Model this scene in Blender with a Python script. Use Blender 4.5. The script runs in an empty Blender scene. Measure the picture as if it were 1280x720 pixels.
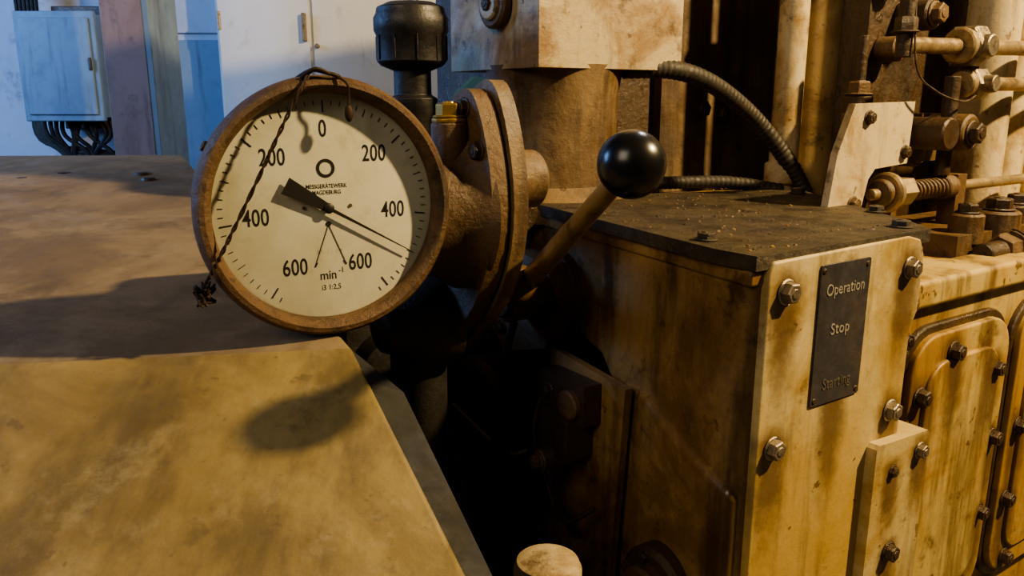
import bpy, bmesh, math, random
from mathutils import Vector, Matrix
random.seed(7)
R=math.radians
CAMZ=1.45
# ------------------------------------------------------------------ materials
def nt(name):
    m=bpy.data.materials.new(name); m.use_nodes=True
    t=m.node_tree; b=t.nodes["Principled BSDF"]; return m,t,b
def mixc(t,fac,a,b):
    n=t.nodes.new("ShaderNodeMix"); n.data_type='RGBA'
    for s,v in ((n.inputs[0],fac),(n.inputs[6],a),(n.inputs[7],b)):
        if hasattr(v,"is_linked"): t.links.new(v,s)
        elif isinstance(v,tuple): s.default_value=(*v[:3],1)
        else: s.default_value=v
    return n.outputs[2]
def noise(t,scale,detail=6,rough=.6,mapscale=None,loc=(0,0,0),dist=0):
    tc=t.nodes.new("ShaderNodeTexCoord"); mp=t.nodes.new("ShaderNodeMapping")
    if mapscale: mp.inputs["Scale"].default_value=mapscale
    mp.inputs["Location"].default_value=loc
    t.links.new(tc.outputs["Object"],mp.inputs["Vector"])
    n=t.nodes.new("ShaderNodeTexNoise"); n.inputs["Scale"].default_value=scale
    n.inputs["Detail"].default_value=detail; n.inputs["Roughness"].default_value=rough
    n.inputs["Distortion"].default_value=dist
    t.links.new(mp.outputs[0],n.inputs["Vector"]); return n.outputs["Fac"]
def ramp(t,src,lo,hi,a=0,b=1):
    r=t.nodes.new("ShaderNodeMapRange"); r.interpolation_type='SMOOTHSTEP'
    r.inputs[1].default_value=lo; r.inputs[2].default_value=hi; r.inputs[3].default_value=a; r.inputs[4].default_value=b
    t.links.new(src,r.inputs[0]); return r.outputs[0]
def mth(t,op,a,b):
    n=t.nodes.new("ShaderNodeMath"); n.operation=op
    for s,v in ((n.inputs[0],a),(n.inputs[1],b)):
        if hasattr(v,"is_linked"): t.links.new(v,s)
        else: s.default_value=v
    return n.outputs[0]
def halo(t,pts,r0,r1,drip=.3):
    """rust that has bled out of fasteners at these object-space points, running downward"""
    tc=t.nodes.new("ShaderNodeTexCoord"); acc=None
    nz=noise(t,30,5,.7)
    for p in pts:
        s=t.nodes.new("ShaderNodeVectorMath"); s.operation='SUBTRACT'; t.links.new(tc.outputs["Object"],s.inputs[0]); s.inputs[1].default_value=p
        sx=t.nodes.new("ShaderNodeSeparateXYZ"); t.links.new(s.outputs[0],sx.inputs[0])
        zneg=mth(t,'MULTIPLY',mth(t,'MINIMUM',sx.outputs[2],0.0),drip); zpos=mth(t,'MAXIMUM',sx.outputs[2],0.0)
        zz=mth(t,'ADD',zneg,zpos)
        d2=mth(t,'ADD',mth(t,'MULTIPLY',sx.outputs[0],sx.outputs[0]),mth(t,'MULTIPLY',zz,zz))
        d=mth(t,'SQRT',d2,0); f=ramp(t,mth(t,'ADD',d,mth(t,'MULTIPLY',mth(t,'SUBTRACT',nz,.5),.03)),r0,r1,1,0)
        acc=f if acc is None else mth(t,'MAXIMUM',acc,f)
    return acc
def stained(name,base,rust,dark,ns=5,rl=(.48,.68),sl=(.52,.72),sp=.8,rough=.5,metal=0,bump=.25,loc=(0,0,0),streak=(14,14,1.6),spthr=(.62,.72),smax=.85,blot=.75,halos=None,zgrad=None,dust=None,chip=0):
    m,t,b=nt(name)
    c=mixc(t,ramp(t,noise(t,ns,10,.68,loc=loc,dist=.5),rl[0],rl[1]),base,rust)
    if zgrad:
        tc=t.nodes.new("ShaderNodeTexCoord"); sx=t.nodes.new("ShaderNodeSeparateXYZ"); t.links.new(tc.outputs["Object"],sx.inputs[0])
        zf=mth(t,'ADD',sx.outputs[2],mth(t,'MULTIPLY',mth(t,'SUBTRACT',noise(t,7,8,.65,mapscale=(2,2,.7)),.5),.5))
        c=mixc(t,ramp(t,zf,zgrad[0],zgrad[1],0,.8),c,zgrad[2])
    c=mixc(t,ramp(t,noise(t,1,9,.66,mapscale=streak,loc=loc),sl[0],sl[1],0,smax),c,dark)
    c=mixc(t,ramp(t,noise(t,ns*2.3,10,.74,loc=(3,1,2)),.54,.68,0,blot),c,dark)
    if halos: c=mixc(t,mth(t,'MULTIPLY',halo(t,*halos),.85),c,dark)
    if dust: c=mixc(t,ramp(t,noise(t,ns*1.4,10,.75,loc=(7,5,1)),.50,.68,0,dust[1]),c,dust[0])
    if chip: c=mixc(t,ramp(t,noise(t,ns*4.5,5,.6,loc=(9,2,4)),.655,.675,0,chip),c,dark)
    c=mixc(t,ramp(t,noise(t,ns*22,4,.75,loc=loc),spthr[0],spthr[1],0,sp),c,dark)
    t.links.new(c,b.inputs["Base Color"])
    t.links.new(ramp(t,noise(t,ns*3,7,.65),.3,.7,rough-.14,rough+.18),b.inputs["Roughness"])
    b.inputs["Metallic"].default_value=metal
    bp=t.nodes.new("ShaderNodeBump"); bp.inputs["Strength"].default_value=bump; bp.inputs["Distance"].default_value=.004
    t.links.new(noise(t,ns*10,8,.7),bp.inputs["Height"]); t.links.new(bp.outputs[0],b.inputs["Normal"])
    return m
def plain(name,c,rough=.5,metal=0):
    m,t,b=nt(name); b.inputs["Base Color"].default_value=(*c,1); b.inputs["Roughness"].default_value=rough; b.inputs["Metallic"].default_value=metal
    return m
PB=((.046,0,-.042),(.276,0,-.043),(.043,0,-.217),(.268,0,-.223),(.147,0,-.185))
CB=((.488,0,-.196),(.617,0,-.245),(.640,0,-.365),(.632,0,-.492),(.60,0,-.61),(.41,0,-.25),(.405,0,-.4),(.405,0,-.55),(.727,0,-.366),(.72,0,-.495),(.747,0,-.612),(.76,0,-.22),(.9,0,-.185),(1.0,0,-.27),(1.01,0,-.42))
SB=((.266,0,-.300),(.324,0,-.286),(.277,0,-.415),(.330,0,-.52))
M={}
M['panel']=stained('cream_panel_paint',(.52,.42,.22),(.36,.245,.08),(.09,.045,.015),ns=6,rl=(.42,.64),sl=(.50,.71),sp=.75,halos=(PB,.011,.038,.22),zgrad=(-.08,-.38,(.40,.25,.055)),blot=.7,chip=.8)
M['paintY']=stained('yellowed_engine_paint',(.44,.33,.125),(.32,.185,.042),(.08,.04,.013),ns=4.5,rl=(.42,.62),sl=(.47,.68),halos=(CB,.010,.040,.20),chip=.8,blot=.8)
M['strip']=stained('yellowed_strip_paint',(.46,.36,.17),(.34,.215,.06),(.09,.045,.015),ns=6,rl=(.42,.62),sl=(.49,.69),halos=(SB,.008,.030,.25),chip=.7)
M['paintB']=stained('oil_browned_paint',(.32,.205,.082),(.165,.093,.035),(.042,.022,.010),ns=6,rl=(.41,.62),sl=(.45,.65),rough=.30,streak=(10,10,1.8),chip=.6)
M['cast']=stained('tan_casting_paint',(.45,.365,.22),(.24,.15,.068),(.07,.038,.018),ns=7,rl=(.46,.66),sl=(.50,.70),bump=.4,chip=.7)
M['castB']=stained('brown_casting_paint',(.22,.148,.076),(.12,.072,.032),(.035,.019,.010),ns=7,rl=(.42,.62),sl=(.46,.66),bump=.5,chip=.5)
M['castD']=stained('shaded_brown_housing_paint',(.16,.112,.060),(.09,.056,.028),(.027,.015,.009),ns=6,rl=(.42,.62),sl=(.45,.65),bump=.4)  # darker copy of the brown casting paint, rear housing's shadow put into the colour
M['hood']=stained('dusty_ochre_sheet',(.250,.188,.072),(.170,.123,.044),(.085,.061,.026),ns=7,rl=(.38,.62),sl=(.42,.68),sp=.6,rough=.60,bump=.25,streak=(13,5,5),smax=.8,blot=.7,dust=((.31,.26,.15),.5),chip=.5)
M['hoodtop']=stained('dusty_brown_sheet',(.215,.163,.096),(.14,.102,.058),(.08,.058,.034),ns=6,rl=(.38,.62),sp=.5,rough=.62,bump=.25,streak=(9,6,3),smax=.7,blot=.6,dust=((.25,.215,.16),.5),chip=.4)
M['oily']=stained('oily_dark_iron',(.060,.036,.018),(.035,.021,.011),(.010,.007,.005),ns=9,rough=.34,bump=.7)
M['rusty']=stained('rusty_brown_casting',(.13,.078,.037),(.068,.037,.018),(.020,.012,.007),ns=10,rough=.38,bump=.7)
M['grime']=stained('grimy_box_top',(.070,.052,.030),(.037,.027,.016),(.014,.010,.007),ns=14,rough=.48,bump=1,rl=(.4,.6),dust=((.13,.10,.06),.45))
M['case']=stained('worn_bronze_case',(.120,.067,.030),(.062,.033,.015),(.022,.013,.008),ns=14,rough=.48,bump=.8,metal=.05,streak=(30,30,20),chip=.6)
M['steel']=stained('dull_steel',(.30,.25,.18),(.17,.12,.07),(.06,.04,.028),ns=25,rough=.38,metal=.7,bump=.3)
M['rod']=stained('brassy_rod',(.36,.27,.15),(.21,.14,.07),(.08,.048,.024),ns=14,rough=.36,metal=.5,bump=.2)
M['lever']=stained('worn_lever_paint',(.30,.20,.09),(.17,.10,.038),(.05,.028,.013),ns=12,rough=.34,bump=.2)
M['pipe']=stained('pale_pipe_paint',(.52,.43,.27),(.31,.205,.09),(.09,.052,.025),ns=8,rough=.32,rl=(.44,.64),chip=.6)
M['pipeB']=stained('brown_pipe_paint',(.34,.24,.105),(.185,.112,.045),(.055,.031,.014),ns=8,rough=.34,rl=(.4,.62),chip=.6)
M['black']=plain('black_bakelite',(.010,.009,.009),.27)
M['blackm']=stained('black_cast_cap',(.016,.014,.014),(.025,.018,.014),(.008,.008,.008),ns=12,rough=.45)
M['rubber']=stained('dusty_black_conduit',(.03,.024,.018),(.05,.036,.023),(.01,.01,.01),ns=20,rough=.6)
M['brass']=plain('brass_plug',(.42,.27,.07),.34,.7)
M['ink']=plain('dial_ink',(.015,.013,.012),.5)
M['dial']=stained('aged_dial_enamel',(.55,.54,.42),(.46,.44,.31),(.29,.25,.16),ns=9,rl=(.4,.68),sl=(.58,.82),sp=.3,rough=.4,bump=.03,spthr=(.68,.76),smax=.5,blot=.35)
M['plate']=stained('black_nameplate',(.045,.042,.045),(.07,.055,.05),(.03,.025,.02),ns=20,rough=.4,bump=.1)
M['engr']=plain('engraved_letters',(.28,.25,.20),.6)
M['engrd']=plain('worn_letters',(.10,.08,.06),.6)
M['wire']=plain('rusty_wire',(.04,.024,.014),.7,.4)
M['wall']=stained('limewashed_wall',(.46,.48,.54),(.35,.37,.43),(.22,.23,.27),ns=2,rl=(.45,.75),sl=(.6,.85),sp=.2,rough=.8)
M['white']=stained('white_cabinet_enamel',(.70,.69,.66),(.58,.55,.50),(.34,.28,.22),ns=2.5,rl=(.5,.8),sl=(.60,.82),sp=.25,rough=.4,bump=.05,blot=.35)
M['ecab']=stained('grey_blue_cabinet_paint_and_shade',(.19,.265,.34),(.155,.215,.29),(.09,.11,.14),ns=3,sp=.25,rough=.45,bump=.05,blot=.35)
M['pillar']=stained('pink_grey_pillar_paint',(.28,.20,.19),(.21,.14,.13),(.10,.075,.07),ns=3,sp=.3,rough=.6)
M['floor']=stained('oily_concrete',(.10,.085,.07),(.07,.055,.04),(.04,.03,.025),ns=2,rough=.5)
M['blue']=plain('blue_rag',(.10,.28,.40),.8)
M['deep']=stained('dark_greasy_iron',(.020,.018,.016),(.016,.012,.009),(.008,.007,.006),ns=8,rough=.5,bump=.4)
M['apron']=stained('dark_grey_apron',(.022,.022,.024),(.03,.026,.022),(.012,.011,.010),ns=8,rough=.75,bump=.2)

# ------------------------------------------------------------------ mesh kit
EF=Matrix.Translation((.248,.785,CAMZ-.154))@Matrix.Rotation(R(34),4,'Z')   # engine frame: X along panel, Y into engine, Z up
ID=Matrix.Identity(4)
def frame(ax):
    ax=Vector(ax).normalized(); up=Vector((0,0,1)) if abs(ax.z)<.9 else Vector((1,0,0))
    u=ax.cross(up).normalized(); v=ax.cross(u).normalized(); return ax,u,v
class B:
    def __init__(s,name,M4=EF): s.n=name; s.bm=bmesh.new(); s.mats=[]; s.M4=M4
    def mi(s,m):
        if m not in s.mats: s.mats.append(m)
        return s.mats.index(m)
    def add(s,vs,fs,m):
        i=s.mi(m); bv=[s.bm.verts.new(Vector(v)) for v in vs]
        for f in fs:
            try:
                q=s.bm.faces.new([bv[k] for k in f]); q.material_index=i; q.smooth=True
            except ValueError: pass
    def box(s,lo,hi,m,Mx=None):
        vs=[Vector((x,y,z)) for x in (lo[0],hi[0]) for y in (lo[1],hi[1]) for z in (lo[2],hi[2])]
        if Mx: vs=[Mx@v for v in vs]
        s.add(vs,[(0,1,3,2),(4,6,7,5),(0,4,5,1),(2,3,7,6),(0,2,6,4),(1,5,7,3)],m)
    def prism(s,poly,plane,c0,c1,m):
        def P(p,c):
            return {'xz':(p[0],c,p[1]),'xy':(p[0],p[1],c),'yz':(c,p[0],p[1])}[plane]
        n=len(poly); vs=[P(p,c0) for p in poly]+[P(p,c1) for p in poly]
        s.add(vs,[tuple(range(n)),tuple(range(2*n-1,n-1,-1))]+[(i,(i+1)%n,n+(i+1)%n,n+i) for i in range(n)],m)
    def loft(s,A,C,m):
        n=len(A); s.add(list(A)+list(C),[tuple(range(n)),tuple(range(2*n-1,n-1,-1))]+[(i,(i+1)%n,n+(i+1)%n,n+i) for i in range(n)],m)
    def lathe(s,c,ax,prof,m,seg=40,ph=0):
        c=Vector(c); ax,u,v=frame(ax); vs=[];fs=[];rings=[]
        for r,h in prof:
            if r<1e-6: rings.append([len(vs)]); vs.append(c+ax*h)
            else:
                rings.append(list(range(len(vs),len(vs)+seg)))
                for k in range(seg):
                    a=2*math.pi*k/seg+ph; vs.append(c+ax*h+u*(r*math.cos(a))+v*(r*math.sin(a)))
        for A,C in zip(rings,rings[1:]):
            for k in range(seg):
                l=(k+1)%seg
                if len(A)==1: fs.append((A[0],C[l],C[k]))
                elif len(C)==1: fs.append((A[k],A[l],C[0]))
                else: fs.append((A[k],A[l],C[l],C[k]))
        s.add(vs,fs,m)
    def cyl(s,p0,p1,r,m,r1=None,seg=28,ch=None,ph=0):
        p0=Vector(p0);p1=Vector(p1);L=(p1-p0).length; r1=r if r1 is None else r1; ch=min(r,r1)*.12 if ch is None else ch
        s.lathe(p0,p1-p0,[(0,0),(r-ch,0),(r,ch),(r1,L-ch),(r1-ch,L),(0,L)],m,seg,ph)
    def bolt(s,c,ax,r,m='steel',h=None,washer=True,ph=None):
        c=Vector(c); ax=Vector(ax).normalized(); h=h or r*.8; ph=random.random() if ph is None else ph
        o=0
        if washer: s.cyl(c,c+ax*r*.22,r*1.25,m,seg=24); o=r*.2
        s.lathe(c+ax*o,ax,[(r,0),(r,h*.85),(r*.86,h),(0,h)],m,6,ph)
        s.lathe(c+ax*(o+h*.99),ax,[(r*.5,0),(r*.45,h*.12),(0,h*.14)],m,12)
    def tube(s,pts,r,m,seg=14,n=10,rib=0):
        P=[Vector(p) for p in pts]; Q=[]
        if len(P)==2: Q=[P[0].lerp(P[1],k/n) for k in range(n+1)]
        else:
            for i in range(len(P)-1):
                a=P[max(i-1,0)];b=P[i];c=P[i+1];d=P[min(i+2,len(P)-1)]
                for k in range(n):
                    t=k/n; Q.append(.5*((2*b)+(c-a)*t+(2*a-5*b+4*c-d)*t*t+(3*b-a-3*c+d)*t**3))
            Q.append(P[-1])
        if rib:
            Q2=[]
            for i in range(len(Q)-1):
                L=(Q[i+1]-Q[i]).length; k=max(1,int(L/rib))
                for j in range(k): Q2.append(Q[i].lerp(Q[i+1],j/k))
            Q2.append(Q[-1]); Q=Q2
        T=[(Q[min(i+1,len(Q)-1)]-Q[max(i-1,0)]).normalized() for i in range(len(Q))]
        _,u,v=frame(T[0]); vs=[];fs=[]
        for i,q in enumerate(Q):
            u=(u-T[i]*u.dot(T[i])).normalized(); w=T[i].cross(u)
            rr_=r*(1 if not rib else (1.0 if i%4<2 else .93))
            for k in range(seg):
                a=2*math.pi*k/seg; vs.append(q+u*(rr_*math.cos(a))+w*(rr_*math.sin(a)))
        for i in range(len(Q)-1):
            for k in range(seg):
                l=(k+1)%seg; fs.append((i*seg+k,i*seg+l,(i+1)*seg+l,(i+1)*seg+k))
        fs.append(tuple(range(seg))[::-1]); e=(len(Q)-1)*seg; fs.append(tuple(range(e,e+seg)))
        s.add(vs,fs,m)
    def sphere(s,c,r,m,sc=(1,1,1),seg=32):
        c=Vector(c); vs=[];fs=[];n=seg//2
        for i in range(n+1):
            th=math.pi*i/n
            for k in range(seg):
                a=2*math.pi*k/seg; vs.append(c+Vector((r*sc[0]*math.sin(th)*math.cos(a),r*sc[1]*math.sin(th)*math.sin(a),r*sc[2]*math.cos(th))))
        for i in range(n):
            for k in range(seg): l=(k+1)%seg; fs.append((i*seg+k,(i+1)*seg+k,(i+1)*seg+l,i*seg+l))
        s.add(vs,fs,m)
    def done(s,bev=.0,parent=None,seg=2):
        bmesh.ops.remove_doubles(s.bm,verts=s.bm.verts,dist=1e-6)
        bmesh.ops.recalc_face_normals(s.bm,faces=s.bm.faces)
        me=bpy.data.meshes.new(s.n); s.bm.to_mesh(me); s.bm.free()
        for k in s.mats: me.materials.append(M[k])
        me.set_sharp_from_angle(angle=R(38))
        o=bpy.data.objects.new(s.n,me); bpy.context.scene.collection.objects.link(o)
        if bev:
            b=o.modifiers.new("edge_rounding","BEVEL"); b.width=bev; b.segments=seg; b.limit_method='ANGLE'; b.angle_limit=R(40); b.harden_normals=True
        if parent: o.parent=parent
        else: o.matrix_world=s.M4
        return o
def empty(name,M4=EF):
    e=bpy.data.objects.new(name,None); e.empty_display_size=.05; bpy.context.scene.collection.objects.link(e); e.matrix_world=M4; return e
def rr(x0,x1,z0,z1,r,n=6):
    o=[]
    for cx,cz,a0 in ((x1-r,z1-r,0),(x0+r,z1-r,90),(x0+r,z0+r,180),(x1-r,z0+r,270)):
        for k in range(n+1):
            a=R(a0+90*k/n); o.append((cx+r*math.cos(a),cz+r*math.sin(a)))
    return o
def text(body,parent,loc,size,mat,name,sx=1,ext=.0003,rot=(math.pi/2,0,0),sp=1,off=0):
    c=bpy.data.curves.new(name,'FONT'); c.body=body; c.size=size; c.align_x='CENTER'; c.align_y='CENTER'; c.extrude=ext; c.space_character=sp; c.offset=off
    c.materials.append(M[mat]); o=bpy.data.objects.new(name,c); bpy.context.scene.collection.objects.link(o)
    o.parent=parent; o.location=loc; o.rotation_euler=rot; o.scale=(sx,1,1); return o
F=-1.296 # floor in engine frame
N=(0,-1,0)

# ================================================================== DIESEL ENGINE
eng=empty('diesel_engine')
b=B('control_box_body')
prof=[(.010,-.012),(.535,-.012),(.535,-.15),(.42,-.165),(.29,-.19),(.235,-.25),(.215,-.33),(.215,F),(.010,F)]
b.loft([(.144*d,d,z) for d,z in prof],[(.305+.6*d,d,z) for d,z in prof],'paintB')
low=[(.012,-.262),(.10,-.236),(.17,-.205),(.225,-.20),(.238,-.25),(.222,-.33),(.222,F),(.012,F)]
b.loft([(.144*d-.009,d,z) for d,z in low],[(.144*d+.1,d,z) for d,z in low],'paintB')
b.done(.013,eng,4)
b=B('control_box_lid')
lid=[(.0,.004),(.318,.002),(.352,.045),(.545,.35),(.50,.40),(.085,.54),(.068,.53),(-.002,.06)]
b.prism(lid,'xy',-.016,0,'grime')
for x,y in ((.031,.1),(.40,.126),(.50,.33),(.10,.50),(.30,.03)): b.bolt((x,y,0),(0,0,1),.011,'grime',.007)
for k in range(420):
    y=random.uniform(.02,.5); x=random.uniform(.144*y+.01,.30+.55*y); q=random.uniform(.0008,.0034)*random.uniform(.5,1)
    b.lathe((x,y,-.0005),(0,0,1),[(q,0),(q*.8,q*.6),(0,q)],random.choice(['grime','paintB','rusty']),5,random.random())
b.done(.003,eng)
b=B('control_box_underlid_rim')
rp=((.008,-.034),(.53,-.034),(.53,-.016),(.008,-.016))
b.loft([(.144*d-.003,d,z) for d,z in rp],[(.312+.6*d,d,z) for d,z in rp],'paintB')
b.done(.004,eng)
b=B('front_panel')
pp=[(.018,-1.0),(.018,-.018),(.024,-.008),(.27,-.004),(.295,-.01),(.306,-.03),(.306,-.10),(.294,-.125),(.294,-1.0)]
b.prism(pp,'xz',0,.014,'panel')
b.done(.003,eng)
b=B('panel_bolts')
for x,z,r in ((.046,-.042,.0118),(.276,-.043,.0115),(.043,-.217,.0115),(.268,-.223,.0118)): b.bolt((x,0,z),N,r,'steel')
b.bolt((.306,.012,-.095),(.3,-1,0),.010,'rusty')
b.done(.0008,eng)
b=B('lower_cover_strip')
b.prism([(.226,-.80),(.226,-.262),(.231,-.257),(.340,-.262),(.345,-.268),(.345,-.80)],'xz',-.014,.03,'strip')
b.bolt((.266,-.014,-.300),N,.007,'oily',.004); b.bolt((.324,-.014,-.286),N,.0095,'steel'); b.bolt((.277,-.014,-.415),N,.0115,'oily'); b.bolt((.330,-.014,-.52),N,.0105,'oily')
b.done(.002,eng)
b=B('nameplate')
b.prism(rr(.1005,.1915,-.183,-.020,.003,2),'xz',-.0022,.001,'plate')
for x,z in ((.106,-.027),(.1855,-.027),(.107,-.176),(.1855,-.176)): b.lathe((x,-.0020,z),N,[(.0036,0),(.003,.0013),(0,.0018)],'oily',12)
npl=b.done(.0006,eng)
text("Operation",npl,(.147,-.0025,-.050),.0185,'engr','label_operation',.86,sp=1.05)
text("Stop",npl,(.143,-.0025,-.096),.0185,'engr','label_stop',.95,sp=1.1)
text("Starting",npl,(.146,-.0025,-.160),.0185,'engrd','label_starting',.86,sp=1.05)
b=B('engine_block')
b.box((.30,.06,F),(2.1,1.0,-.09),'paintY')
b.box((.36,.045,-.125),(2.1,.12,-.085),'paintY')
b.done(.008,eng,3)
b=B('inspection_covers')
for x0,x1 in ((.385,.66),(.695,1.03),(1.07,1.4)):
    b.prism(rr(x0-.012,x1+.012,-.652,-.153,.07,8),'xz',.050,.062,'oily')
    b.prism(rr(x0,x1,-.64,-.165,.062,8),'xz',.040,.06,'paintY')
    b.prism(rr(x0+.035,x1-.035,-.60,-.205,.05,8),'xz',.034,.045,'paintY')
b.done(.004,eng)
b=B('cover_bolts')
for x,_,z in CB: b.bolt((x,.040,z),N,.0125,'oily',.012)
b.bolt((.335,.06,-.10),N,.014,'oily'); b.bolt((.36,.045,-.16),N,.012,'oily')
b.done(.0008,eng)
b=B('engine_deck')
b.box((-.02,.53,-.30),(.9,1.3,-.02),'oily'); b.box((.02,.50,-.14),(.62,.56,-.015),'rusty')
b.box((.24,.62,-.1),(.46,1.1,.9),'oily')
b.done(.006,eng)
b=B('rear_end_housing')
b.box((.44,.60,-.1),(.775,1.15,.9),'castD'); b.box((.755,.575,-.1),(.80,.66,.9),'castD')
b.bolt((.545,.60,.135),N,.016,'oily'); b.bolt((.605,.60,.125),N,.016,'oily')
for z in (.07,.2,.34): b.bolt((.778,.575,z),N,.012,'oily')
b.done(.01,eng,3)
b=B('upper_casting')
b.box((.05,.45,.198),(.335,.70,.9),'cast')
b.box((.02,.50,.36),(.06,.66,.9),'cast')
b.cyl((.05,.55,.292),(.032,.55,.292),.036,'rusty'); b.cyl((.04,.55,.292),(.026,.55,.292),.024,'cast'); b.bolt((.03,.55,.292),(-1,0,0),.011,'oily',washer=False)
b.done(.024,eng,6)
b=B('cylinder_liner_casting')
b.lathe((.16,.56,-.03),(0,0,1),[(0,0),(.15,0),(.15,.02),(.125,.032),(.108,.05),(.103,.13),(.104,.19),(.112,.235),(0,.235)],'castB',56)
b.done(0,eng)
b=B('head_bank')
b.box((.84,.42,-.09),(2.1,1.1,.95),'rusty')
for k in range(5):
    x=.88+k*.16; b.box((x,.36,-.09),(x+.07,.43,.9),'oily')
b.box((.60,.24,.05),(.76,.33,.13),'rusty'); b.cyl((.64,.24,.10),(.64,.16,.10),.026,'oily'); b.cyl((.72,.24,.10),(.72,.17,.10),.03,'rusty'); b.bolt((.72,.17,.10),N,.017,'oily')
b.box((.62,.12,-.10),(.98,.30,-.055),'rusty')
for x,y,z,r in ((.68,.14,-.055,.026),(.76,.13,-.055,.034),(.87,.15,-.055,.03),(.98,.14,-.06,.03)):
    b.cyl((x,y,z-.02),(x,y,z+.03),r,'rusty'); b.bolt((x,y,z+.03),(0,0,1),r*.6,'oily')
b.cyl((.66,.10,-.085),(.92,.10,-.085),.018,'oily'); b.bolt((.75,.10,-.085),(-1,0,0),.028,'rusty',.03)
b.box((.70,.36,-.09),(.88,.44,.9),'oily'); b.cyl((.66,.34,-.09),(.66,.34,.16),.024,'oily'); b.bolt((.66,.34,.16),(0,0,1),.02,'rusty',.02); b.cyl((.66,.34,.18),(.66,.34,.26),.009,'oily')
for z in (.0,.12,.24,.36): b.cyl((.74,.36,z),(.74,.32,z),.022,'rusty'); b.bolt((.74,.32,z),N,.013,'oily')
for z in (.06,.3): b.cyl((.80,.36,z),(.80,.30,z),.028,'oily'); b.bolt((.80,.30,z),N,.018,'rusty')
b.done(.006,eng)
b=B('angle_bracket')
b.prism([(.435,.147),(.59,.15),(.585,.055),(.50,.05),(.485,.035),(.47,-.02),(.47,-.09),(.39,-.09),(.39,.0),(.402,.075)],'xz',.196,.208,'pipe')
b.bolt((.470,.196,.127),N,.009,'oily'); b.bolt((.574,.196,.073),N,.009,'oily'); b.bolt((.45,.196,.0),N,.010,'rusty')
b.done(.002,eng)
b=B('side_bracket_plate')
b.loft([(0,.19,-.20),(0,.345,-.185),(0,.36,-.50),(0,.22,-.60)],[(.012,.19,-.20),(.012,.345,-.185),(.012,.36,-.50),(.012,.22,-.60)],'paintB')
b.box((-.03,.235,-.26),(.0,.33,-.205),'oily'); b.cyl((-.028,.26,-.235),(-.04,.26,-.235),.02,'rusty'); b.bolt((-.03,.31,-.23),(-1,0,0),.009,'oily')
b.box((-.045,.25,-.31),(.0,.31,-.25),'oily')
b.cyl((0,.285,-.315),(-.065,.285,-.315),.015,'rusty'); b.bolt((-.065,.285,-.315),(-1,0,0),.010,'rusty')
b.tube([(-.01,.33,-.21),(-.04,.33,-.29),(-.03,.31,-.37),(-.04,.26,-.40),(-.02,.22,-.37)],.0035,'oily')
b.tube([(-.04,.38,-.15),(-.045,.40,-.25),(-.04,.39,-.5),(-.05,.38,-.9)],.006,'rubber')
b.done(.003,eng)
b=B('shaft_end_cover')
b.cyl((.03,.115,-.435),(-.018,.115,-.435),.055,'oily'); b.cyl((.0,.115,-.435),(-.036,.115,-.435),.036,'rusty'); b.bolt((-.036,.115,-.435),(-1,0,0),.018,'oily')
for k in range(6):
    a=k*math.pi/3+.3; b.bolt((-.018,.115+.045*math.cos(a),-.435+.045*math.sin(a)),(-1,0,0),.006,'oily')
b.done(.002,eng)
b=B('lower_crankcase')
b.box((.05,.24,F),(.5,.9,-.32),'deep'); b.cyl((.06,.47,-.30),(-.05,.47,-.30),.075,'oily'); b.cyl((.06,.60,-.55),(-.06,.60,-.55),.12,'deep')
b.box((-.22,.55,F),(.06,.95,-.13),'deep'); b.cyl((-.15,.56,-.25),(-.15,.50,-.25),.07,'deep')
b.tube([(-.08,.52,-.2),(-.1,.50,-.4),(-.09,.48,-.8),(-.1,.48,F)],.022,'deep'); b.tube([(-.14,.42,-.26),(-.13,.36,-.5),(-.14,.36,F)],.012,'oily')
b.tube([(-.10,.45,-.28),(-.03,.42,-.36),(.0,.40,-.36)],.004,'steel')
b.done(.006,eng)

# ================================================================== LEVER
b=B('control_lever')
hub=Vector((-.02,.40,-.115)); kn=Vector((-.204,-.030,.103)); d=(kn-hub).normalized()
b.cyl((.07,.40,-.12),(.03,.40,-.12),.062,'castB'); b.cyl((.04,.40,-.12),(-.045,.40,-.12),.034,'castB'); b.cyl((-.04,.40,-.12),(-.052,.40,-.12),.026,'oily')
b.prism([(.33,-.12),(.36,-.19),(.46,-.22),(.53,-.17),(.51,-.10),(.43,-.06),(.36,-.07)],'yz',.0,.03,'castB')
for y,z in ((.365,-.15),(.47,-.185),(.49,-.12)): b.bolt((.0,y,z),(-1,0,0),.009,'oily')
b.cyl(hub-d*.03,hub+d*.085,.027,'lever',r1=.018)
b.cyl(hub+d*.075,kn-d*.02,.0142,'lever',r1=.0088)
b.cyl(kn-d*.036,kn-d*.022,.011,'oily')
b.sphere(kn,.0278,'black',seg=48)
b.done(0)

# ================================================================== TACHOMETER DRIVE
b=B('tachometer_drive_housing',EF@Matrix.Translation((-.040,0,0)))
def oval(a0,a1,ry,rz,m,cy=.285,cz=.015,tilt=.27,n=40):
    P=[]
    for k in range(n):
        t=2*math.pi*k/n; y=ry*math.cos(t); z=rz*math.sin(t)
        y*=(1-.35*abs(math.sin(t))**2)
        P.append((cy+y*math.cos(tilt)-z*math.sin(tilt),cz+z*math.cos(tilt)+y*math.sin(tilt)))
    b.prism(P,'yz',a0,a1,m)
oval(-.152,-.130,.086,.155,'rusty'); oval(-.127,-.108,.090,.165,'castB')
b.cyl((-.108,.265,.062),(-.085,.265,.062),.045,'castB'); b.cyl((-.09,.265,.062),(-.048,.265,.062),.034,'castB')
b.lathe((-.145,.285,.03),(-1,0,0),[(0,0),(.096,0),(.086,.014),(.074,.03),(.068,.075),(.05,.09),(0,.09)],'rusty',40)
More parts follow.
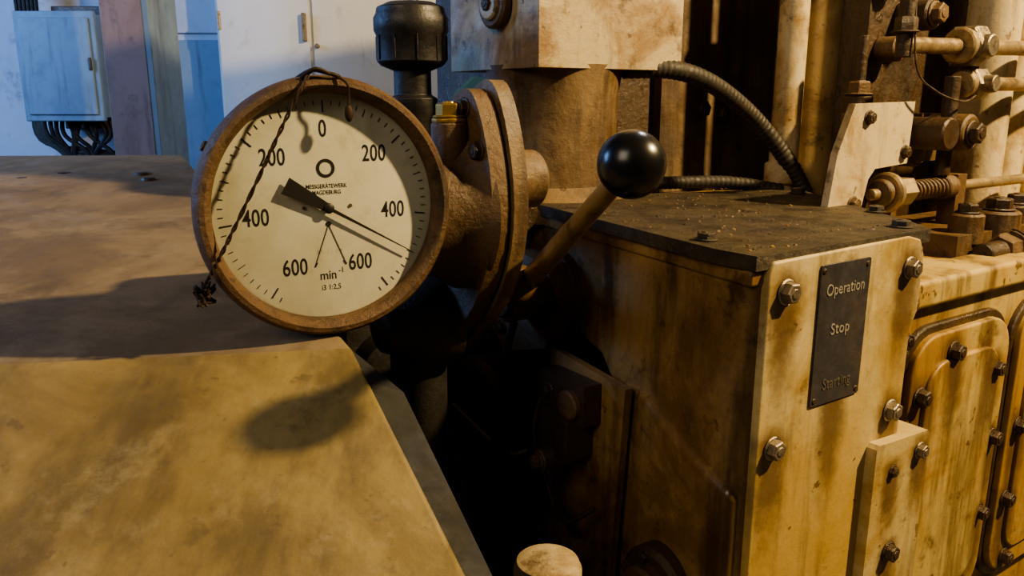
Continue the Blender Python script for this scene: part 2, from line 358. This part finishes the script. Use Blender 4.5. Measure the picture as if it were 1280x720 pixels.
b.cyl((-.167,.258,.08),(-.167,.258,.130),.020,'rusty'); b.cyl((-.167,.258,.128),(-.167,.258,.135),.019,'brass'); b.bolt((-.167,.258,.134),(0,0,1),.0145,'brass',.013)
for y,z in ((.25,.145),(.345,-.10),(.30,-.105),(.225,-.02),(.345,.05),(.222,.10)): b.bolt((-.152,y,z),(-1,0,0),.009,'oily')
b.cyl((-.33,.33,.055),(-.2,.305,.035),.040,'rusty')
b.lathe((-.14,.33,-.11),(-1,0,0),[(0,0),(.06,0),(.058,.03),(.04,.06),(.03,.085),(0,.085)],'oily',32)
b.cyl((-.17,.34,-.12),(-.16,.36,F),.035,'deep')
b.cyl((-.10,.30,-.06),(.02,.36,-.10),.028,'rusty')
b.cyl((-.06,.285,.02),(-.02,.5,.02),.03,'oily')
b.done(.004)

# ================================================================== TACHOMETER
GM=Matrix.Translation((-.1700,.749,CAMZ-.1010))@Matrix.Rotation(R(29),4,'Z')
g=B('tachometer_gauge',GM)
bk=(0,1,0)
g.lathe((0,0,0),bk,[(.1065,.013),(.1065,.003),(.109,-.003),(.1135,-.006),(.118,-.005),(.1215,0),(.1225,.006),(.1205,.012),(.1175,.014),(.1165,.018),(.1165,.052),(.112,.060),(.09,.066),(0,.066)],'case',120)
for k in range(3):
    a=R(30+120*k); g.bolt((.118*math.cos(a),.03,.118*math.sin(a)),(math.cos(a),0,math.sin(a)),.005,'case',washer=False)
g.cyl((0,.064,0),(0,.12,0),.038,'oily')
tg=g.done(0)
g=B('dial_face',GM)
g.lathe((0,.0125,0),(0,-1,0),[(.1068,0),(.1045,.0005),(0,.0005)],'dial',96)
g.done(0,tg)
g=B('dial_markings',GM)
Y=.0119
def bar(p,q,w0,w1,y0,m='ink',th=.0004):
    p=Vector((p[0],0,p[1]));q=Vector((q[0],0,q[1]));dd=(q-p).normalized();nn=Vector((-dd.z,0,dd.x))
    P=[p+nn*w0,p-nn*w0,q-nn*w1,q+nn*w1]
    g.loft([v+Vector((0,y0-th,0)) for v in P],[v+Vector((0,y0,0)) for v in P],m)
def pol(r,deg): return (r*math.sin(R(deg)),r*math.cos(R(deg)))
for k in range(0,33):
    for s in (1,-1):
        dg=s*k*48.3/10
        if abs(dg)>150: continue
        L=.089 if k%10==0 else (.0925 if k%5==0 else .0955)
        w=.0006 if k%10==0 else .00028
        bar(pol(L,dg),pol(.1,dg),w,w,Y)
g.lathe((0,Y,.0375),(0,-1,0),[(.0088,0),(.0088,.0003),(.0060,.0003),(.0060,0)],'ink',36)
g.lathe((0,Y,-.0155),(0,-1,0),[(.0026,0),(.0026,.0003),(0,.0003)],'ink',20)
bar((0,-.016),(-.015,-.056),.0003,.0003,Y); bar((0,-.016),(.016,-.056),.0003,.0003,Y)
bar((-.015,-.056),(-.0122,-.052),.0009,.0002,Y); bar((.016,-.056),(.0128,-.052),.0009,.0002,Y)
for sx in (-1,1): g.lathe((sx*.0225,Y,.001),(0,-1,0),[(.0017,0),(.0017,.001),(0,.0012)],'case',12)
g.done(0,tg)
g=B('needle',GM)
na=120.5
bar(pol(.004,na),pol(.0945,na),.0017,.00035,.0075,th=.0008)
bar(pol(.046,na+180),pol(-.004,na+180),.0085,.0035,.0075,th=.0008)
g.lathe((0,.012,0),(0,-1,0),[(.003,0),(.003,.0062),(0,.0065)],'ink',20); g.lathe((0,.0068,0),(0,-1,0),[(.0052,0),(.0048,.0012),(.003,.0022),(0,.0025)],'ink',24)
g.done(0,tg)
TY=.0121
for s,x,z in (("0",-.001,.0735),("200",.048,.0495),("200",-.049,.0485),("400",.0655,-.006),("400",-.067,-.006),("600",.030,-.0555),("600",-.034,-.0555)):
    text(s,tg,(x,TY,z),.0222,'ink','dial_number_'+s,.70,off=.0002,sp=1.05)
text("min",tg,(-.0025,TY,-.0655),.0125,'ink','dial_unit',.9,off=.0001); text("-1",tg,(.0105,TY,-.0615),.0078,'ink','dial_unit_power',.9)
text("MESSGERÄTEWERK",tg,(0,TY,.0205),.0054,'ink','dial_maker',.85,off=.00004); text("MAGDEBURG",tg,(0,TY,.0146),.0054,'ink','dial_city',.85,off=.00004)
text("№ -1,5 б·т",tg,(0,TY,-.0425),.0062,'ink','dial_serial',.9,ext=.0001)
text("i3 1:2,5",tg,(0,TY,-.0775),.0074,'ink','dial_ratio',.9)
g=B('seal_wire',GM)
path=[(-.014,-.004,.124),(-.026,-.012,.108),(-.044,-.012,.076),(-.064,-.011,.038),(-.088,-.010,-.006),(-.104,-.010,-.034),(-.113,-.008,-.050),(-.118,.0,-.062),(-.117,.006,-.072)]
def off(P,a,ph,tw=9):
    o=[]
    for i in range(len(P)-1):
        for k in range(6):
            t=k/6; q=Vector(P[i]).lerp(Vector(P[i+1]),t); an=(i+t)*tw+ph; o.append(q+Vector((a*math.cos(an),a*.5*math.sin(an),a*math.sin(an))))
    o.append(Vector(P[-1])); return o
g.tube(off(path,.0011,0),.0010,'wire',6,3); g.tube(off(path,.0011,3.14),.0010,'wire',6,3)
g.tube([(-.02,.03,.118),(-.012,.0,.126),(0,-.006,.124),(.012,-.004,.121),(.018,.02,.119)],.0018,'wire',8)
g.tube([(-.022,-.002,.119),(-.01,-.008,.127),(.003,-.007,.123)],.0018,'wire',8)
g.tube([(.008,-.005,.122),(.017,-.011,.115),(.019,-.009,.104),(.0185,-.009,.093)],.0012,'wire',8)
g.sphere((.0185,-.009,.088),.0058,'wire',(.7,.5,1.35),16)
for k in range(11):
    c=Vector((-.114,.008,-.070)); pts=[c+Vector((random.uniform(-.012,.006),random.uniform(-.008,.006),random.uniform(-.012,.010))) for _ in range(4)]
    g.tube(pts,.0014,'wire',6,5)
g.done(0,tg)

# ================================================================== MACHINE HOOD
H=Matrix.Translation((0,0,CAMZ))
b=B('machine_hood',H)
fr=Vector((-.150,.722,-.229)); fl=Vector((-1.5,.508,-.2285)); dn=Vector((.123,-.204,-.120))*2.2
br=Vector((-.66,1.62,-.108)); bl=Vector((-2.1,1.70,-.120))
br2=fr+dn; bl2=fl+dn; fz=-1.45
b.add([fl,fr,br,bl],[(0,1,2,3)],'hoodtop')
b.add([fl,fr,br2,bl2],[(3,2,1,0)],'hood')
b.add([br2,bl2,(bl2.x,bl2.y,fz),(br2.x,br2.y,fz)],[(0,1,2,3)],'hood')
b.add([fr,br,(br.x,br.y,fz),(br2.x,br2.y,fz),br2],[(0,1,2,3,4)],'hood')
b.add([bl,br,(br.x,br.y,fz),(bl.x,bl.y,fz)],[(0,1,2,3)],'hood')
hd=b.done(.006,None,3)
b=B('hood_side_guard',H)
q=Vector((.02,.03,-.8))
o1=Vector((.046,.006,-.046)); o2=Vector((.018,.004,-.030))
P1=[fr+o1+Vector((-.38,.67,0)),fr+o1,br2+o2]
P0=[fr+Vector((.002,0,-.030))+Vector((-.38,.67,0)),fr+Vector((.002,0,-.030)),br2+Vector((.002,0,-.022))]
for i in range(2):
    b.loft([P0[i],P1[i],P1[i]+q,P0[i]+Vector((0,0,-.8))],[P0[i+1],P1[i+1],P1[i+1]+q,P0[i+1]+Vector((0,0,-.8))],'apron')
b.done(.002,hd).matrix_local=ID
b=B('hood_fittings',H)
for x,y in ((-.85,1.40),(-.80,1.44),(-.66,1.44),(-.63,1.40)):
    z=-.229+.134*(y-.72)
    b.lathe((x,y,z-.004),(0,0,1),[(.018,0),(.016,.006),(.012,.009),(0,.010)],'oily',9)
b.done(.002,hd).matrix_local=ID

# ================================================================== PIPES ETC. (carried by the engine)
b=B('coolant_pipe')
b.cyl((.612,.45,-.02),(.612,.45,.9),.026,'pipe'); b.cyl((.612,.45,.0),(.612,.45,.04),.033,'pipe')
b.cyl((.70,.46,-.05),(.70,.46,.9),.046,'pipeB'); b.cyl((.785,.44,-.05),(.785,.44,.9),.022,'pipeB')
b.box((.58,.44,.33),(.80,.475,.36),'oily')
b.done(0,eng)
b=B('manifold_pipe')
b.cyl((.97,.28,-.09),(.97,.28,.95),.046,'pipe'); b.cyl((1.10,.30,-.09),(1.10,.30,.95),.045,'pipe'); b.cyl((1.22,.30,-.09),(1.22,.30,.95),.045,'pipeB')
b.cyl((.97,.28,-.09),(.97,.28,-.05),.065,'pipeB')
b.done(0,eng)
b=B('fuel_injection_line')
b.cyl((.55,.2,.233),(1.4,.2,.25),.0125,'rod'); b.cyl((.75,.2,.178),(1.4,.2,.183),.0115,'rod')
for x,z,r in ((.735,.237,.036),(.76,.178,.028)):
    b.cyl((x-.02,.2,z),(x+.02,.2,z),r,'steel',seg=6); b.cyl((x-.035,.2,z),(x-.018,.2,z),r*.8,'rod'); b.cyl((x+.018,.2,z),(x+.04,.2,z),r*.7,'rod'); b.cyl((x,.2,z),(x,.16,z),r*.5,'steel')
b.cyl((.747,.2,.17),(.747,.2,.25),.014,'rusty')
b.cyl((.548,.2,.215),(.548,.2,.34),.012,'oily'); b.bolt((.548,.2,.25),(0,0,1),.017,'oily',.02)
b.tube([(.55,.19,.30),(.555,.18,.20),(.60,.17,.165),(.68,.17,.15),(.74,.18,.16)],.0018,'oily',6)
b.cyl((.70,.2,.03),(.70,.2,.19),.012,'oily')
b.done(.001,eng)
b=B('control_rack_rod')
b.cyl((.50,.2,.010),(1.4,.2,.008),.009,'rod'); b.cyl((.535,.2,.011),(.55,.2,.011),.032,'rod'); b.cyl((.52,.2,.011),(.535,.2,.011),.022,'rusty')
b.cyl((.555,.2,.011),(.60,.2,.011),.024,'rod',seg=6); b.cyl((.70,.2,.010),(.73,.2,.01),.02,'rusty'); b.box((.735,.19,-.07),(.765,.22,.03),'rusty')
sp=[]
for k in range(100):
    a=k*.55; sp.append((.60+.001*k,.2+.014*math.cos(a),.01+.014*math.sin(a)))
b.tube(sp,.0030,'rusty',6,2)
b.box((.545,.19,-.09),(.56,.22,.0),'rusty')
b.done(.001,eng)
b=B('flexible_conduit')
b.tube([(.24,.48,.200),(.32,.455,.200),(.40,.45,.182),(.49,.45,.140),(.56,.44,.085),(.61,.42,.02),(.63,.40,-.04),(.635,.40,-.09)],.0155,'rubber',14,10,rib=.0022)
b.tube([(-.03,.60,.04),(.06,.57,.03),(.2,.545,.015),(.35,.50,.012),(.47,.455,.01),(.55,.40,-.004)],.0115,'rubber',14,10,rib=.0022)
b.done(0,eng)
b=B('oil_breather_cap')
b.lathe((-.072,.605,.02),(0,0,1),[(0,0),(.032,0),(.032,.10),(.037,.115),(.037,.135),(.028,.14),(.028,.175),(.046,.182),(.052,.188),(.052,.225),(.0555,.232),(.0555,.25),(.052,.256),(.050,.265),(.035,.272),(0,.276)],'blackm',48)
for k in range(10):
    a=k*math.pi/5; b.box((-.002,-.0012,.19),(.002,.0012,.225),'blackm',Matrix.Translation((-.072+.052*math.cos(a),.605+.052*math.sin(a),.02))@Matrix.Rotation(a,4,'Z'))
b.cyl((-.072,.605,-.1),(-.072,.605,.03),.045,'blackm')
b.cyl((-.072,.605,-.08),(-.02,.615,-.08),.04,'oily')
b.done(.0015)
b=B('blue_cloth')
pts=[(-.03,.56,.16),(-.005,.54,.19),(.02,.53,.185),(.03,.53,.15),(.01,.54,.12),(-.02,.55,.125)]
b.loft(pts,[(p[0]+.01,p[1]+.03,p[2]-.01) for p in pts],'blue')
b.done(.006,None,3)
b=B('drain_plug_cap')
b.lathe((-.188,.097,F),(0,0,1),[(0,0),(.028,0),(.028,.90),(.034,.935),(.0365,.945),(.0365,.965),(.033,.973),(.02,.978),(0,.979)],'cast',36)
b.done(0)

# ================================================================== ROOM
b=B('floor',ID); b.box((-4.5,-2.5,-.05),(4.5,4.6,0),'floor'); b.done()
b=B('wall_back',ID); b.box((-4.5,4.3,0),(4.5,4.45,4.2),'wall'); b.done()
b=B('storage_cabinet',ID)
b.box((-1.32,3.75,.08),(.05,4.25,2.4),'white')
for x0,x1 in ((-1.31,-.90),(-.89,-.43),(-.42,.04)): b.box((x0+.004,3.735,.12),(x1-.004,3.752,2.36),'white')
b.box((-1.30,3.8,0),(.03,4.2,.08),'oily')
b.box((-.93,3.71,1.70),(-.915,3.735,1.82),'steel'); b.cyl((-.87,3.735,1.68),(-.87,3.715,1.68),.010,'steel')
for z in (.4,1.2,1.75,2.1): b.cyl((-1.305,3.74,z),(-1.305,3.74,z+.08),.01,'steel')
b.done(.006)
b=B('steel_locker',ID)
b.box((-1.80,3.95,.0),(-1.36,4.28,2.4),'wall'); b.box((-1.78,3.935,.06),(-1.38,3.955,1.72),'ecab'); b.box((-1.78,3.935,1.75),(-1.38,3.955,2.35),'wall')  # blue lower leaf is a shadow patch painted in as colour
b.done(.006)
b=B('building_pillar',ID)
b.box((-1.52,3.10,0),(-1.365,3.13,4.2),'pillar'); b.box((-1.52,3.33,0),(-1.365,3.36,4.2),'pillar'); b.box((-1.46,3.12,0),(-1.43,3.34,4.2),'pillar')
b.box((-1.365,3.10,0),(-1.34,3.36,4.2),'ecab')
b.done(.003)
b=B('electrical_cabinet',ID)
b.box((-2.32,3.95,1.36),(-1.97,4.2,1.84),'ecab'); b.box((-2.335,3.925,1.345),(-1.955,3.955,1.85),'ecab'); b.box((-2.31,3.915,1.375),(-1.98,3.93,1.82),'ecab')
b.box((-1.995,3.905,1.58),(-1.98,3.92,1.64),'oily'); b.box((-2.3,4.2,1.3),(-2.0,4.3,1.9),'oily')
b.done(.006)
b=B('cable_bundle',ID)
for k in range(12):
    x=-2.32+k*.03; b.tube([(x,4.05,1.345),(x+random.uniform(-.03,.03),4.05,1.27),(x+random.uniform(-.12,.12),4.08,1.15),(x+random.uniform(-.2,.2),4.1,.9),(x,4.15,.02)],.011,random.choice(['rubber','rubber','blackm']),8,6)
for k in range(6): b.tube([(-2.45+.02*k,4.2,2.6),(-2.44+.02*k,4.15,1.9),(-2.42+.012*k,4.15,1.5),(-2.38+.01*k,4.10,1.25),(-2.1,4.08,1.2-.02*k),(-1.85,4.15,1.16+.015*k)],.009,'rubber',8,6)
b.tube([(-1.90,4.2,2.7),(-1.91,4.15,1.6),(-1.88,4.15,1.1),(-1.90,4.2,.02)],.012,'blackm',8,6); b.tube([(-1.87,4.2,2.7),(-1.86,4.18,1.6),(-1.87,4.15,1.1),(-1.88,4.2,.02)],.010,'blackm',8,6)
b.done(0)

# ================================================================== LIGHTS
def light(name,kind,loc,energy,col,tgt=None,**k):
    l=bpy.data.lights.new(name,kind); l.energy=energy; l.color=col
    for a,v in k.items(): setattr(l,a,v)
    o=bpy.data.objects.new(name,l); bpy.context.scene.collection.objects.link(o); o.location=loc
    if tgt is not None: o.rotation_euler=(Vector(tgt)-Vector(loc)).to_track_quat('-Z','Y').to_euler()
    return o
light('hall_lamp','POINT',(2.0,.68,2.90),580,(1,.735,.37),shadow_soft_size=.05)
light('overhead_fill','AREA',(-1.5,-1.2,2.9),32,(1,.83,.62),(.2,1.2,1.0),size=1.3)  # added unseen fill, lifts the faces the hall lamp misses
light('window_daylight','AREA',(-4.2,2.0,2.6),140,(.24,.48,1),(-1.6,4.0,1.3),size=1.4)
light('far_hall_lamp','POINT',(1.2,2.9,3.6),90,(1,.94,.88),shadow_soft_size=.06)
w=bpy.data.worlds.new("hall_ambient"); bpy.context.scene.world=w; w.use_nodes=True
w.node_tree.nodes["Background"].inputs[0].default_value=(.58,.56,.54,1); w.node_tree.nodes["Background"].inputs[1].default_value=.07
bpy.context.scene.view_settings.view_transform='AgX'
bpy.context.scene.view_settings.look='AgX - Medium High Contrast'

cam=bpy.data.cameras.new("camera"); cam.lens=28.125; cam.sensor_width=36; cam.clip_start=.02
co=bpy.data.objects.new("camera",cam); bpy.context.scene.collection.objects.link(co)
co.location=(0,0,CAMZ); co.rotation_euler=(R(90-13.3),0,0)
bpy.context.scene.camera=co
